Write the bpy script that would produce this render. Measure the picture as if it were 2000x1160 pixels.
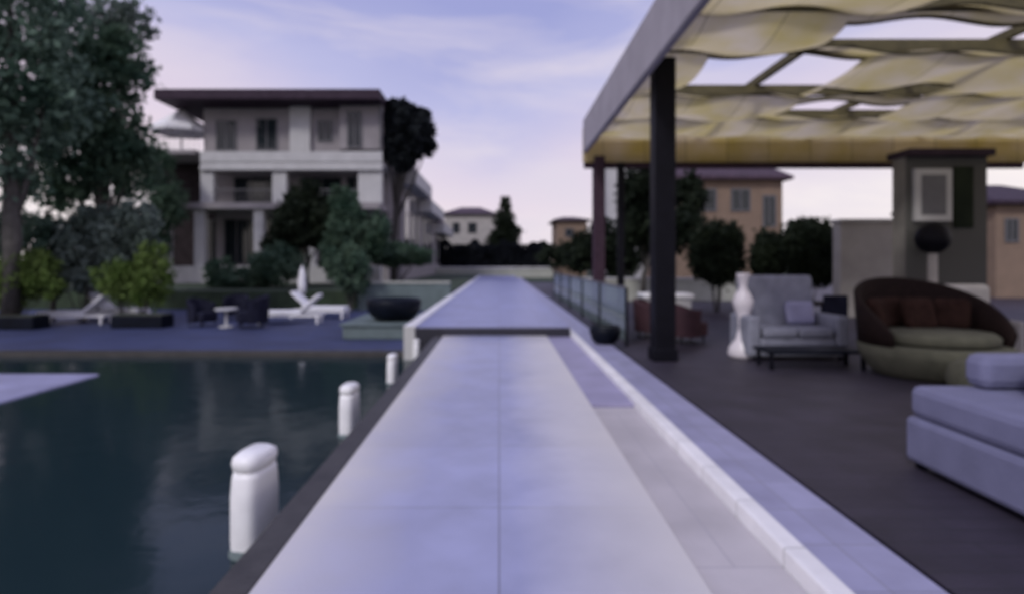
import bpy, math, random
import numpy as np
from mathutils import Vector, Matrix
random.seed(7); RNG = np.random.default_rng(7)
S = bpy.context.scene
for o in list(bpy.data.objects): bpy.data.objects.remove(o)
R = math.radians
# ------------------------------------------------------------------ camera
EYE = 1.5; F = 1150.0; VX = 975.0; VY = 511.0
cam_d = bpy.data.cameras.new('camera'); cam = bpy.data.objects.new('camera', cam_d)
S.collection.objects.link(cam); S.camera = cam
cam.location = (0, 0, EYE); cam.rotation_euler = (R(90), 0, 0)
cam_d.sensor_width = 36; cam_d.lens = 36 * F / 2000
cam_d.shift_x = (1000 - VX) / 2000; cam_d.shift_y = -(580 - VY) / 2000
cam_d.clip_start = 0.05; cam_d.clip_end = 3000
cam_d.dof.use_dof = True; cam_d.dof.focus_distance = 0.6; cam_d.dof.aperture_fstop = 3.6
S.render.resolution_x = 1024; S.render.resolution_y = 593
S.view_settings.view_transform = 'Standard'; S.view_settings.look = 'None'
S.view_settings.exposure = 0.0; S.view_settings.gamma = 1.0
# ------------------------------------------------------------------ world: dusk sky
W = bpy.data.worlds.new("World"); S.world = W; W.use_nodes = True
nt = W.node_tree; N = nt.nodes; L = nt.links; N.clear()
out = N.new('ShaderNodeOutputWorld'); bg = N.new('ShaderNodeBackground'); L.new(bg.outputs[0], out.inputs[0])
sky = N.new('ShaderNodeTexSky'); sky.sky_type = 'NISHITA'; sky.sun_disc = False
SUN_EL, SUN_AZ = 42, 212
sky.sun_elevation = R(SUN_EL); sky.sun_rotation = R(SUN_AZ)
tc = N.new('ShaderNodeTexCoord'); sep = N.new('ShaderNodeSeparateXYZ'); L.new(tc.outputs['Generated'], sep.inputs[0])
ns = N.new('ShaderNodeTexNoise'); ns.inputs['Scale'].default_value = 1.6; ns.inputs['Detail'].default_value = 5
mp = N.new('ShaderNodeMapping'); mp.inputs['Scale'].default_value = (1.0, 1.0, 3.0); L.new(tc.outputs['Generated'], mp.inputs[0]); L.new(mp.outputs[0], ns.inputs[0])
ad = N.new('ShaderNodeMath'); ad.operation = 'MULTIPLY_ADD'; L.new(ns.outputs[0], ad.inputs[0]); ad.inputs[1].default_value = 0.22
ad2 = N.new('ShaderNodeMath'); ad2.operation = 'ADD'; ad2.inputs[1].default_value = -0.11; L.new(sep.outputs[2], ad2.inputs[0]); 
axm = N.new('ShaderNodeMath'); axm.operation = 'ABSOLUTE'; L.new(sep.outputs[0], axm.inputs[0])
ax2 = N.new('ShaderNodeMath'); ax2.operation = 'MULTIPLY_ADD'; ax2.inputs[1].default_value = -.22; L.new(axm.outputs[0], ax2.inputs[0]); L.new(ad2.outputs[0], ax2.inputs[2]); L.new(ax2.outputs[0], ad.inputs[2])
cr = N.new('ShaderNodeValToRGB'); L.new(ad.outputs[0], cr.inputs[0])
e = cr.color_ramp.elements
e[0].position = 0.0; e[0].color = (0.95, 0.86, 0.84, 1)
e[1].position = 1.0; e[1].color = (0.33, 0.35, 0.66, 1)
for p, c in ((0.09, (0.80, 0.68, 0.77)), (0.17, (0.71, 0.62, 0.76)), (0.26, (0.49, 0.49, 0.75)), (0.38, (0.34, 0.36, 0.66))):
    q = cr.color_ramp.elements.new(p); q.color = (*c, 1)
st = N.new('ShaderNodeTexNoise'); st.inputs['Scale'].default_value = 1.7; st.inputs['Detail'].default_value = 7; st.inputs['Roughness'].default_value = .55; st.inputs['Distortion'].default_value = .6
mp2 = N.new('ShaderNodeMapping'); mp2.inputs['Scale'].default_value = (1.3, .9, 5.5); mp2.inputs['Rotation'].default_value = (R(8), R(-14), 0); L.new(tc.outputs['Generated'], mp2.inputs[0]); L.new(mp2.outputs[0], st.inputs[0])
smr = N.new('ShaderNodeMapRange'); smr.inputs[1].default_value = .44; smr.inputs[2].default_value = .66; smr.inputs[4].default_value = .7; L.new(st.outputs[0], smr.inputs[0])
cl = N.new('ShaderNodeMix'); cl.data_type = 'RGBA'; L.new(smr.outputs[0], cl.inputs[0]); L.new(cr.outputs[0], cl.inputs[6]); cl.inputs[7].default_value = (.74, .67, .77, 1)
mx = N.new('ShaderNodeMix'); mx.data_type = 'RGBA'; mx.blend_type = 'MIX'; mx.inputs[0].default_value = 0.008
L.new(cl.outputs[2], mx.inputs[6]); L.new(sky.outputs[0], mx.inputs[7]); L.new(mx.outputs[2], bg.inputs[0])
bg.inputs[1].default_value = 1.0
sd = bpy.data.lights.new('sun', 'SUN'); sun = bpy.data.objects.new('sun', sd); S.collection.objects.link(sun)
sd.energy = 1.5; sd.angle = R(11); sd.color = (1.0, 0.96, 0.93)
a = R(SUN_AZ); v = Vector((math.sin(a) * math.cos(R(SUN_EL)), math.cos(a) * math.cos(R(SUN_EL)), math.sin(R(SUN_EL))))
sun.rotation_euler = v.to_track_quat('Z', 'Y').to_euler(); sun.location = (0, 0, 30)

# ------------------------------------------------------------------ materials
def mat(name, col, rough=0.7, var=0.15, scale=3.0, bump=0.0, bscale=40, metal=0.0, col2=None, spec=0.5, brick=None, transl=0.0):
    m = bpy.data.materials.new(name); m.use_nodes = True
    n = m.node_tree.nodes; l = m.node_tree.links
    b = n['Principled BSDF']; b.inputs['Roughness'].default_value = rough; b.inputs['Metallic'].default_value = metal
    b.inputs['Specular IOR Level'].default_value = spec
    g = n.new('ShaderNodeNewGeometry')
    t = n.new('ShaderNodeTexNoise'); t.inputs['Scale'].default_value = scale; t.inputs['Detail'].default_value = 6
    l.new(g.outputs['Position'], t.inputs['Vector'])
    r = n.new('ShaderNodeMapRange'); r.inputs[1].default_value = 0.3; r.inputs[2].default_value = 0.7
    l.new(t.outputs[0], r.inputs[0])
    mixn = n.new('ShaderNodeMix'); mixn.data_type = 'RGBA'; l.new(r.outputs[0], mixn.inputs[0])
    c2 = col2 or tuple(min(1, c * (1 + var)) for c in col); c1 = col if col2 else tuple(c * (1 - var) for c in col)
    mixn.inputs[6].default_value = (*c1, 1); mixn.inputs[7].default_value = (*c2, 1)
    last = mixn.outputs[2]
    if brick:
        w, h, mort, mcol = brick
        bt = n.new('ShaderNodeTexBrick'); bt.inputs['Scale'].default_value = 1; bt.offset = 0.5 if w != h else 0
        bt.inputs['Brick Width'].default_value = w; bt.inputs['Row Height'].default_value = h; bt.inputs['Mortar Size'].default_value = mort
        bt.inputs['Mortar'].default_value = (*mcol, 1); bt.inputs['Mortar Smooth'].default_value = 0.1
        l.new(g.outputs['Position'], bt.inputs['Vector']); l.new(last, bt.inputs['Color1'])
        d = n.new('ShaderNodeMix'); d.data_type = 'RGBA'; d.blend_type = 'MULTIPLY'; d.inputs[0].default_value = 1; l.new(last, d.inputs[6]); d.inputs[7].default_value = (.86, .86, .86, 1)
        l.new(d.outputs[2], bt.inputs['Color2']); last = bt.outputs[0]
    l.new(last, b.inputs['Base Color'])
    if bump:
        t2 = n.new('ShaderNodeTexNoise'); t2.inputs['Scale'].default_value = bscale; t2.inputs['Detail'].default_value = 4
        l.new(g.outputs['Position'], t2.inputs['Vector'])
        bp = n.new('ShaderNodeBump'); bp.inputs['Strength'].default_value = bump; bp.inputs['Distance'].default_value = 0.02
        l.new(t2.outputs[0], bp.inputs['Height']); l.new(bp.outputs[0], b.inputs['Normal'])
    if transl:
        tr = n.new('ShaderNodeBsdfTranslucent'); l.new(last, tr.inputs[0]); ms = n.new('ShaderNodeMixShader'); ms.inputs[0].default_value = transl
        l.new(b.outputs[0], ms.inputs[1]); l.new(tr.outputs[0], ms.inputs[2]); l.new(ms.outputs[0], n['Material Output'].inputs[0])
    return m
def water(name, tint, opacity, bump, scale, rough=0.02):
    m = bpy.data.materials.new(name); m.use_nodes = True
    n = m.node_tree.nodes; l = m.node_tree.links; n.remove(n['Principled BSDF'])
    g = n.new('ShaderNodeNewGeometry'); t = n.new('ShaderNodeTexNoise'); t.inputs['Scale'].default_value = scale; t.inputs['Detail'].default_value = 3
    l.new(g.outputs['Position'], t.inputs['Vector'])
    bp = n.new('ShaderNodeBump'); bp.inputs['Strength'].default_value = bump; bp.inputs['Distance'].default_value = 0.03; l.new(t.outputs[0], bp.inputs['Height'])
    fr = n.new('ShaderNodeFresnel'); fr.inputs['IOR'].default_value = 1.33; l.new(bp.outputs[0], fr.inputs['Normal'])
    tr = n.new('ShaderNodeBsdfTransparent'); tr.inputs[0].default_value = (*tint, 1)
    df = n.new('ShaderNodeBsdfDiffuse'); df.inputs[0].default_value = (tint[0] * .12, tint[1] * .14, tint[2] * .16, 1)
    m1 = n.new('ShaderNodeMixShader'); m1.inputs[0].default_value = opacity; l.new(tr.outputs[0], m1.inputs[1]); l.new(df.outputs[0], m1.inputs[2])
    gl = n.new('ShaderNodeBsdfGlossy'); gl.inputs['Roughness'].default_value = rough; l.new(bp.outputs[0], gl.inputs['Normal'])
    m2 = n.new('ShaderNodeMixShader'); l.new(fr.outputs[0], m2.inputs[0]); l.new(m1.outputs[0], m2.inputs[1]); l.new(gl.outputs[0], m2.inputs[2])
    l.new(m2.outputs[0], n['Material Output'].inputs[0]); return m
def glass(name, tint, op=0.35):
    m = bpy.data.materials.new(name); m.use_nodes = True
    n = m.node_tree.nodes; l = m.node_tree.links; b = n['Principled BSDF']
    b.inputs['Base Color'].default_value = (*tint, 1); b.inputs['Roughness'].default_value = 0.08
    tr = n.new('ShaderNodeBsdfTransparent'); tr.inputs[0].default_value = (.8, .9, .88, 1)
    ms = n.new('ShaderNodeMixShader'); ms.inputs[0].default_value = op
    l.new(tr.outputs[0], ms.inputs[1]); l.new(b.outputs[0], ms.inputs[2]); l.new(ms.outputs[0], n['Material Output'].inputs[0]); return m
M = dict(
    ground=mat('earth', (.06, .07, .05), .95, .3, 1.0, .5),
    upperpath=mat('blue lavender paving', (.28, .30, .52), .36, .12, 2.5, .15, 30, brick=(.9, .9, .006, (.2, .2, .34))),
    channel=mat('lilac grey channel stone', (.52, .49, .51), .55, .16, 1.4, .2, brick=(.6, 3.0, .004, (.38, .36, .4))),
    plumpath=mat('plum lavender paving', (.33, .31, .46), .5, .18, 1.6, .15),
    pooltile=mat('pool tile', (.70, .70, .68), .35, .05, .6, brick=(.3, .3, .006, (.52, .53, .55))),
    bench=mat('bench tile', (.80, .79, .70), .4, .06, 2, brick=(.3, .3, .006, (.58, .58, .54))),
    coping=mat('pale coping stone', (.90, .89, .90), .5, .08, 4, .2, brick=(.6, .6, .006, (.5, .5, .48))),
    darkstone=mat('dark coping stone', (.045, .042, .04), .45, .25, 6, .3),
    strip=mat('lavender grey tiles', (.35, .35, .52), .45, .12, 3, .2, brick=(.45, .45, .005, (.25, .25, .33))),
    terrace=mat('dark plank paving', (.034, .028, .045), .55, .3, 2, .3, brick=(1.8, .16, .006, (.018, .018, .024))),
    deck=mat('slate blue paving', (.038, .05, .125), .65, .22, 1.2, .2, brick=(.9, .9, .012, (.04, .045, .07))),
    darkfloor=mat('dark pool floor', (.016, .027, .03), .8, .3, 1.5, spec=.12),
    riser=mat('dark mosaic', (.22, .225, .33), .4, .3, 20, brick=(.05, .05, .004, (.02, .02, .03))),
    lawn=mat('lawn', (.035, .055, .03), .95, .35, 2, .6, 60),
    stucco=mat('grey stucco', (.29, .27, .28), .9, .1, 1.2, .3),
    pale=mat('pale render', (.50, .50, .50), .85, .08, 1.5, .2),
    cream=mat('cream stone wall', (.42, .43, .38), .85, .12, 1.5, .3),
    fascia=mat('dark purple fascia', (.045, .030, .045), .6, .2, 3, spec=.12),
    roofp=mat('plum roof tiles', (.07, .04, .06), .75, .25, 3, .4, brick=(.3, .35, .02, (.03, .02, .03))),
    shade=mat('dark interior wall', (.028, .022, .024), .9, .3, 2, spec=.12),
    pane=mat('window glass', (.012, .018, .022), .08, .1, 1),
    frame=mat('grey window frame', (.12, .12, .13), .5, .1, 5),
    pinkwall=mat('pinkish beige render', (.23, .165, .12), .9, .12, 1.5, .3),
    pavstone=mat('weathered grey stone', (.22, .21, .19), .9, .22, 2.0, .5, brick=(.7, .35, .008, (.09, .09, .085))),
    greywall=mat('grey garden wall', (.40, .38, .36), .9, .12, 1.5, .3),
    black=mat('near black metal', (.006, .006, .010), .5, .2, 5, spec=.12),
    postwood=mat('purple brown timber', (.05, .03, .045), .7, .2, 8, spec=.12),
    canvas=mat('olive cream canvas', (.68, .57, .22), .9, .14, 1.3, .4, 60, transl=.62, col2=(.80, .70, .52), brick=(1.1, 40, .008, (.30, .25, .12)), spec=.1),
    valance=mat('lavender grey valance', (.36, .335, .37), .85, .1, 2, .2),
    beam=mat('olive timber beam', (.10, .085, .035), .7, .25, 6, .3),
    whiteplastic=mat('white moulded resin', (.86, .86, .86), .4, .07, 7),
    whitefab=mat('white fabric', (.80, .80, .82), .9, .04, 6, .3, 80),
    ceramic=mat('white glazed ceramic', (.74, .70, .74), .35, .06, 6),
    sofa=mat('slate grey upholstery', (.18, .185, .30), .95, .1, 4, .5, 90),
    sofa2=mat('pale grey upholstery', (.25, .26, .32), .95, .15, 6, .5, 90),
    wicker=mat('dark brown wicker', (.016, .009, .008), .7, .4, 25, .8, 60, spec=.12),
    browncush=mat('dark brown cushion fabric', (.035, .018, .014), .95, .3, 8, .4, 60, spec=.1),
    olive=mat('olive cushion fabric', (.085, .085, .06), .95, .2, 6, .5, 80),
    darkfab=mat('near black fabric', (.015, .016, .03), .9, .3, 6, spec=.12),
    plinth=mat('grey green stone', (.12, .16, .16), .7, .15, 3, .3),
    blackstone=mat('black stone', (.004, .006, .012), .45, .3, 4, spec=.12),
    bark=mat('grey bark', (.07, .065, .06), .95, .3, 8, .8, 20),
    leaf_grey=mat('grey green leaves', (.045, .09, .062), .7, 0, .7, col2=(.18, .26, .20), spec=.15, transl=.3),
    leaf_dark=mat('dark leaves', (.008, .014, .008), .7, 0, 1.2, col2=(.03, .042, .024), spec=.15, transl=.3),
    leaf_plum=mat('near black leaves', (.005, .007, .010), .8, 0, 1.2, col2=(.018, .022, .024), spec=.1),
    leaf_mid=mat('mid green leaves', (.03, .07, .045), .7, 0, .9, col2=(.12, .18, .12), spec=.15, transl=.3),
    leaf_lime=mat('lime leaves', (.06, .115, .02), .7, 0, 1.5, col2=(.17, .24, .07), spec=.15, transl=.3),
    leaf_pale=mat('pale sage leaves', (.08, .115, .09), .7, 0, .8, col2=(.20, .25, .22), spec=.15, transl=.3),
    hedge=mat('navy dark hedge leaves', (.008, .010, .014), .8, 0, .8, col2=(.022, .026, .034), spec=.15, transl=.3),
    terracotta=mat('dark clay pot', (.02, .016, .02), .6, .2, 6),
    teal=glass('sea green glass', (.22, .27, .26), .62),
    redwood=mat('dark red timber', (.05, .018, .026), .7, .25, 6),
)
M['w_dark'] = water('dark pond water', (.20, .36, .38), .55, .22, 2.5, .12)

def path_mat():
    m = mat('pale lavender stone path', (.33, .35, .56), .32, .13, 2.2, .15, 60, brick=(1.2, 1.2, .005, (.15, .155, .24))); n = m.node_tree.nodes; l = m.node_tree.links
    b = n['Principled BSDF']; base = b.inputs['Base Color'].links[0].from_socket
    tt = n.new('ShaderNodeTexNoise'); tt.inputs['Scale'].default_value = 9; tt.inputs['Detail'].default_value = 8; rr = n.new('ShaderNodeMapRange'); rr.inputs[3].default_value = .22; rr.inputs[4].default_value = .5
    gg = n.new('ShaderNodeNewGeometry'); l.new(gg.outputs['Position'], tt.inputs['Vector']); l.new(tt.outputs[0], rr.inputs[0]); l.new(rr.outputs[0], b.inputs['Roughness'])
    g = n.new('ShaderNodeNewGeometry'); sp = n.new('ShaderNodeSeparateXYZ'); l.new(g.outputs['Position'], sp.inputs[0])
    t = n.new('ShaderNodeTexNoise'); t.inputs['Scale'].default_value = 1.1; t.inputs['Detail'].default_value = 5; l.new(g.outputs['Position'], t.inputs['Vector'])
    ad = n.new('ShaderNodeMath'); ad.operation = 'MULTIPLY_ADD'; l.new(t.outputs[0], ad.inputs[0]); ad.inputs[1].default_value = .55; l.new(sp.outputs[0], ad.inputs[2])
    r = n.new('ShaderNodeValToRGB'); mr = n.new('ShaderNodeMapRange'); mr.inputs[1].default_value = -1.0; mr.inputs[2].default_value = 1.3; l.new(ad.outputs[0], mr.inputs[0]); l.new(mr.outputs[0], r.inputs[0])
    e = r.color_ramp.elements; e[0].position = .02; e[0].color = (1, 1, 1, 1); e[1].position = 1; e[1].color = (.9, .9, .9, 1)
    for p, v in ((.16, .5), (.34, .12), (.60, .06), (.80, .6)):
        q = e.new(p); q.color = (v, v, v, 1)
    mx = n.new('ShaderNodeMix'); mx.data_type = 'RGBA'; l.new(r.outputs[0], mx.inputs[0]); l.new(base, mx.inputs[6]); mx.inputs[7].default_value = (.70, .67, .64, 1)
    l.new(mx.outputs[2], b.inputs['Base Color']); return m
M['path'] = path_mat()
# ------------------------------------------------------------------ mesh helpers
class MB:
    def __init__(s): s.v = []; s.f = []
    def add(s, vs, fs, mtx=None):
        k = len(s.v)
        if mtx is not None: vs = [tuple(mtx @ Vector(p)) for p in vs]
        s.v += [tuple(p) for p in vs]; s.f += [tuple(i + k for i in f) for f in fs]; return s
    def box(s, x0, x1, y0, y1, z0, z1, b=0.0, mtx=None):
        if b <= 0:
            vs = [(x, y, z) for z in (z0, z1) for x, y in ((x0, y0), (x1, y0), (x1, y1), (x0, y1))]
            return s.add(vs, [(3, 2, 1, 0), (4, 5, 6, 7), (0, 1, 5, 4), (1, 2, 6, 5), (2, 3, 7, 6), (3, 0, 4, 7)], mtx)
        rings = []                                        # rounded box as stacked rounded rectangles
        n = 4
        for z, ins in [(z0, b), (z0 + b * .3, b * .3), (z0 + b, 0), (z1 - b, 0), (z1 - b * .3, b * .3), (z1, b)]:
            ring = []
            for cx, cy, a0 in ((x1, y1, 0), (x0, y1, 90), (x0, y0, 180), (x1, y0, 270)):
                r = b; ccx = cx + (-r if cx == x1 else r); ccy = cy + (-r if cy == y1 else r)
                for i in range(n + 1):
                    t = R(a0 + 90 * i / n); rr = max(r - ins, .0005)
                    ring.append((ccx + rr * math.cos(t), ccy + rr * math.sin(t), z))
            rings.append(ring)
        return s.rings(rings, mtx)
    def rings(s, rings, mtx=None, cap=True):
        n = len(rings[0]); vs = [p for r in rings for p in r]; fs = []
        for k in range(len(rings) - 1):
            for i in range(n):
                j = (i + 1) % n; fs.append((k * n + i, k * n + j, (k + 1) * n + j, (k + 1) * n + i))
        if cap: fs.append(tuple(reversed(range(n)))); fs.append(tuple((len(rings) - 1) * n + i for i in range(n)))
        return s.add(vs, fs, mtx)
    def lathe(s, prof, c=(0, 0, 0), n=24, sx=1, sy=1, mtx=None):
        return s.rings([[(c[0] + r * sx * math.cos(2 * math.pi * i / n), c[1] + r * sy * math.sin(2 * math.pi * i / n), c[2] + z) for i in range(n)] for r, z in prof], mtx)
    def tube(s, pts, rad, n=8):
        pts = [Vector(p) for p in pts]; rads = rad if isinstance(rad, (list, tuple)) else [rad] * len(pts)
        rings = []
        for i, p in enumerate(pts):
            d = (pts[min(i + 1, len(pts) - 1)] - pts[max(i - 1, 0)]).normalized()
            u = d.cross(Vector((0, 0, 1))); u = u.normalized() if u.length > .01 else Vector((1, 0, 0)); w = u.cross(d)
            rings.append([tuple(p + (u * math.cos(2 * math.pi * k / n) - w * math.sin(2 * math.pi * k / n)) * rads[i]) for k in range(n)])
        return s.rings(rings)
    def build(s, name, m, parent=None, smooth=False, mods=None):
        me = bpy.data.meshes.new(name)
        root = parent
        while root is not None and root.parent is not None: root = root.parent
        off = root.location if root is not None else (0, 0, 0)
        me.from_pydata([(p[0] - off[0], p[1] - off[1], p[2] - off[2]) for p in s.v], [], s.f); me.materials.append(M[m])
        if smooth:
            me.polygons.foreach_set('use_smooth', [True] * len(me.polygons))
        o = bpy.data.objects.new(name, me); S.collection.objects.link(o)
        if parent is not None: o.parent = parent
        return o
def B(*a, **k): return MB().box(*a, **k)
def tag(o, label, cat, group=None):
    o['label'] = label; o['category'] = cat
    if group: o['group'] = group
    return o
def struct(o, label=None):
    o['kind'] = 'structure'
    if label: o['label'] = label
    return o
def thing(name, loc, label, cat, group=None, rz=0):
    o = bpy.data.objects.new(name, None); S.collection.objects.link(o); o.location = loc; o.rotation_euler = (0, 0, rz)
    o.empty_display_size = .2
    return tag(o, label, cat, group)
def kids(o): return [c for c in bpy.data.objects if c.parent == o]
def dup(root, loc, label, rz=None, scale=None):
    def cp(o, par):
        c = o.copy(); S.collection.objects.link(c)
        if par is not None: c.parent = par
        for k in kids_map.get(o.name, []): cp(k, c)
        return c
    kids_map = {}
    for c in bpy.data.objects:
        if c.parent: kids_map.setdefault(c.parent.name, []).append(c)
    r = cp(root, None); r.location = loc; r['label'] = label
    if rz is not None: r.rotation_euler = (0, 0, rz)
    if scale: r.scale = (scale,) * 3
    return r
def P(px, py, d):                                        # a measured point at depth d metres
    return Vector(((px - VX) * d / F, d, EYE - (py - VY) * d / F))

# ------------------------------------------------------------------ setting
struct(B(-900, 900, -600, 1500, -1.8, -1.5).build('ground', 'ground'))
XL, XLo, XR, XC, XD, XT = -1.14, -1.32, 1.45, 1.57, 2.05, 2.20
struct(B(XL + .002, .97, -3, 11.99, -1.45, 0, b=.01).build('path', 'path'))
struct(B(.972, XR - .002, -3, 6.3, -1.45, -.055, b=.008).build('side_channel', 'channel'))
struct(B(.972, XR - .002, 6.32, 11.99, -1.45, -.02, b=.008).build('side_path', 'plumpath'))
# walls of the pool
struct(B(XLo, XL, -3, 12, -1.5, 0, b=.012).build('path_edge', 'darkstone'))
struct(B(XR, XC, -3, 55, -1.5, .045, b=.014).build('kerb', 'coping'))
struct(B(XC, XD, -3, 55, -1.5, -.012).build('side_paving', 'strip'))
struct(B(XD, XT, -3, 55, -1.5, -.20).build('drain_channel', 'black'))
struct(B(XT, 60, -3, 46, -1.5, -.10).build('terrace', 'terrace'))
# upper path, one step higher
struct(B(-1.95, -1.72, 12, 55, -1.5, .19, b=.012).build('upper_kerb', 'coping'))
struct(B(-1.715, XR - .003, 12.0, 12.20, -1.5, .155, b=.01).build('step', 'riser'))
struct(B(-1.715, XR - .003, 12.205, 55, -1.5, .16, b=.01).build('upper_path', 'upperpath'))
# left pond and deck
struct(B(-40, XLo, -3, 12.4, -1.5, -1.1).build('pond_floor', 'darkfloor'))
struct(B(-40, XLo, -3, 12.4, -.502, -.50).build('pond_water', 'w_dark'))
mb = MB(); mb.box(-60, XLo - .001, 12.4, 12.7, -1.5, -.40); struct(mb.build('pond_edge', 'darkstone'))
struct(B(-60, -1.951, 12.7, 24, -1.5, -.43).build('deck', 'deck'))
struct(B(-60, -1.951, 24, 90, -1.5, .30).build('lawn', 'lawn'))
struct(B(XT, 60, 46.01, 90, -1.5, -.04).build('rear_lawn', 'lawn'))
struct(B(-14, -7.05, 7.9, 10.4, -1.1, -.47, b=.03).build('pond_sky_reflection', 'strip'))  # pale slab standing in for the sky's reflection on the dark water

# ------------------------------------------------------------------ white bollards in the pond along the path
def make_bollard():
    t = thing('white_bollard', (0, 0, 0), '', 'bollard', 'white bollards standing in the dark water along the path')
    mb = MB(); n = 24; rings = []
    for z, k in ((-.55, .9), (-.1, .92), (.10, 1.0), (.40, 1.0), (.52, .94), (.56, .88)):
        rings.append([(.11 * k * math.copysign(abs(math.cos(q)) ** .6, math.cos(q)), .19 * k * math.copysign(abs(math.sin(q)) ** .6, math.sin(q)), z) for q in [2 * math.pi * i / n for i in range(n)]])
    mb.rings(rings).build('body', 'whiteplastic', t, True)
    rings = []
    for z, k in ((.561, .80), (.575, .90), (.62, .96), (.66, .90), (.69, .6)):
        rings.append([(.11 * k * math.copysign(abs(math.cos(q)) ** .6, math.cos(q)), .19 * k * math.copysign(abs(math.sin(q)) ** .6, math.sin(q)), z) for q in [2 * math.pi * i / n for i in range(n)]])
    MB().rings(rings).build('cap', 'whiteplastic', t, True)
    MB().lathe([(.16, -.60), (.17, -.02), (.15, .04), (.12, .05)], (0, 0, 0), 20, .9, 1.35).build('foot', 'plinth', t, True)
    return t
pl = make_bollard()
lspots = [(-1.72, 4.15, .93, 'nearest of the white bollards in the dark water beside the path'),
          (-1.74, 6.85, .85, 'second white bollard from the camera in the dark water beside the path'),
          (-1.76, 9.7, .7, 'third white bollard from the camera in the dark water beside the path'),
          (-1.68, 12.02, .62, 'farthest white bollard, by the corner of the slate deck')]
for i, (x, y, sc, lb) in enumerate(lspots):
    if i == 0: pl.location = (x, y, -.5); pl['label'] = lb; pl.rotation_euler = (0, 0, R(-10))
    else: dup(pl, (x, y, -.5), lb, R(-10 + 3 * i), sc)
# ------------------------------------------------------------------ vegetation
def leaves(blobs, n, size, zmin=-99):
    tot = sum(rx * ry * rz for _, (rx, ry, rz) in blobs); V = []
    for c, (rx, ry, rz) in blobs:
        k = max(20, int(n * rx * ry * rz / tot))
        d = RNG.normal(size=(k, 3)); d /= np.linalg.norm(d, axis=1)[:, None]
        r = RNG.random(k) ** .45
        # clumps: pull points toward sub-centres
        m = max(5, k // 45); sc = RNG.normal(size=(m, 3)); sc /= np.linalg.norm(sc, axis=1)[:, None]; sc *= (RNG.random(m) ** .4)[:, None]
        p = d * r[:, None]; idx = RNG.integers(0, m, k); q = sc[idx] + RNG.normal(size=(k, 3)) * .13
        p = np.where((RNG.random(k) < .8)[:, None], q, p)
        V.append(p * np.array([rx, ry, rz]) + np.array(c))
    p = np.concatenate(V); p = p[p[:, 2] > zmin]; k = len(p)
    a = RNG.normal(size=(k, 3)); a /= np.linalg.norm(a, axis=1)[:, None]
    b = np.cross(a, RNG.normal(size=(k, 3))); b /= np.linalg.norm(b, axis=1)[:, None]
    s = (size * (.6 + .8 * RNG.random(k)))[:, None]
    vs = np.stack([p - a * s, p + b * s * .5, p + a * s, p - b * s * .5], 1).reshape(-1, 3)
    return vs, k
def leaf_obj(name, blobs, n, size, m, parent=None, zmin=-99):
    vs, k = leaves(blobs, n, size, zmin)
    root = parent
    if root is not None: vs = vs - np.array(root.location)
    me = bpy.data.meshes.new(name)
    me.vertices.add(len(vs)); me.vertices.foreach_set('co', vs.astype(np.float32).ravel())
    me.loops.add(k * 4); me.loops.foreach_set('vertex_index', np.arange(k * 4, dtype=np.int32))
    me.polygons.add(k); me.polygons.foreach_set('loop_start', np.arange(0, k * 4, 4, dtype=np.int32)); me.polygons.foreach_set('loop_total', np.full(k, 4, dtype=np.int32))
    me.update(); me.validate(); me.materials.append(M[m])
    o = bpy.data.objects.new(name, me); S.collection.objects.link(o)
    if parent is not None: o.parent = parent
    return o
def tree(name, base, label, blobs, n, size, m, tr=.22, group=None, cat='tree'):
    t = thing(name, base, label, cat, group)
    top = max(c[2] for c, r in blobs); cx = sum(c[0] for c, r in blobs) / len(blobs); cy = sum(c[1] for c, r in blobs) / len(blobs)
    bx, by, bz = base; h = top - bz
    mb = MB(); pts = [(bx, by, bz), (bx + .05, by, bz + h * .25), (bx + (cx - bx) * .5, by + (cy - by) * .5, bz + h * .5), (cx, cy, bz + h * .92)]
    mb.tube(pts, [tr, tr * .8, tr * .6, tr * .15])
    for c, r in blobs:
        p0 = Vector(pts[1]).lerp(Vector(pts[2]), random.random()); p1 = Vector(c)
        mb.tube([p0, p0.lerp(p1, .5) + Vector((0, 0, -.1 * r[2])), p1], [tr * .4, tr * .28, tr * .08], 6)
    mb.build('trunk', 'bark', t, True)
    leaf_obj('crown', blobs, n, size, m, t)
    return t
def pb(px, py, d, rx, ry, rz=None):                       # blob at measured place
    s = d / F; return (tuple(P(px, py, d)), (rx * s, (rz if rz is not None else (rx + ry) / 2) * s, ry * s))
G0 = -.43; G1 = .30
def gp(px, d, z): v = P(px, 500, d); return (v.x, d, z)
# big left trees
tree('shade_tree', gp(20, 17, G0), 'tall grey green tree at the far left, behind the slate deck',
     [pb(20, -40, 17, 150, 120), pb(30, 110, 17, 120, 110), pb(-60, 250, 17, 150, 150), pb(90, 190, 17.5, 90, 110), pb(25, 340, 17, 75, 65)], 9000, .13, 'leaf_grey', .3)
tree('shade_tree', gp(190, 21, G0), 'leafy grey green tree beside the white parasol, right of the tallest one',
     [pb(190, 130, 21, 100, 80), pb(245, 105, 21, 45, 42), pb(165, 250, 21, 110, 80), pb(235, 330, 21, 75, 70), pb(130, 360, 21, 80, 60), pb(270, 290, 21, 42, 45)], 13000, .14, 'leaf_mid', .26)
tree('slender_tree', gp(215, 25, G1), 'loose pale crown showing above the left trees against the sky',
     [pb(110, 15, 25, 45, 40), pb(240, 45, 25, 60, 50), pb(190, 90, 25, 50, 40)], 3200, .13, 'leaf_pale', .16)
tree('cypress', gp(102, 19.5, G0), 'dark narrow cypress standing below the two left trees', [pb(102, 470, 19.5, 24, 60), pb(102, 530, 19.5, 30, 50)], 2600, .09, 'leaf_dark', .1)
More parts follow.
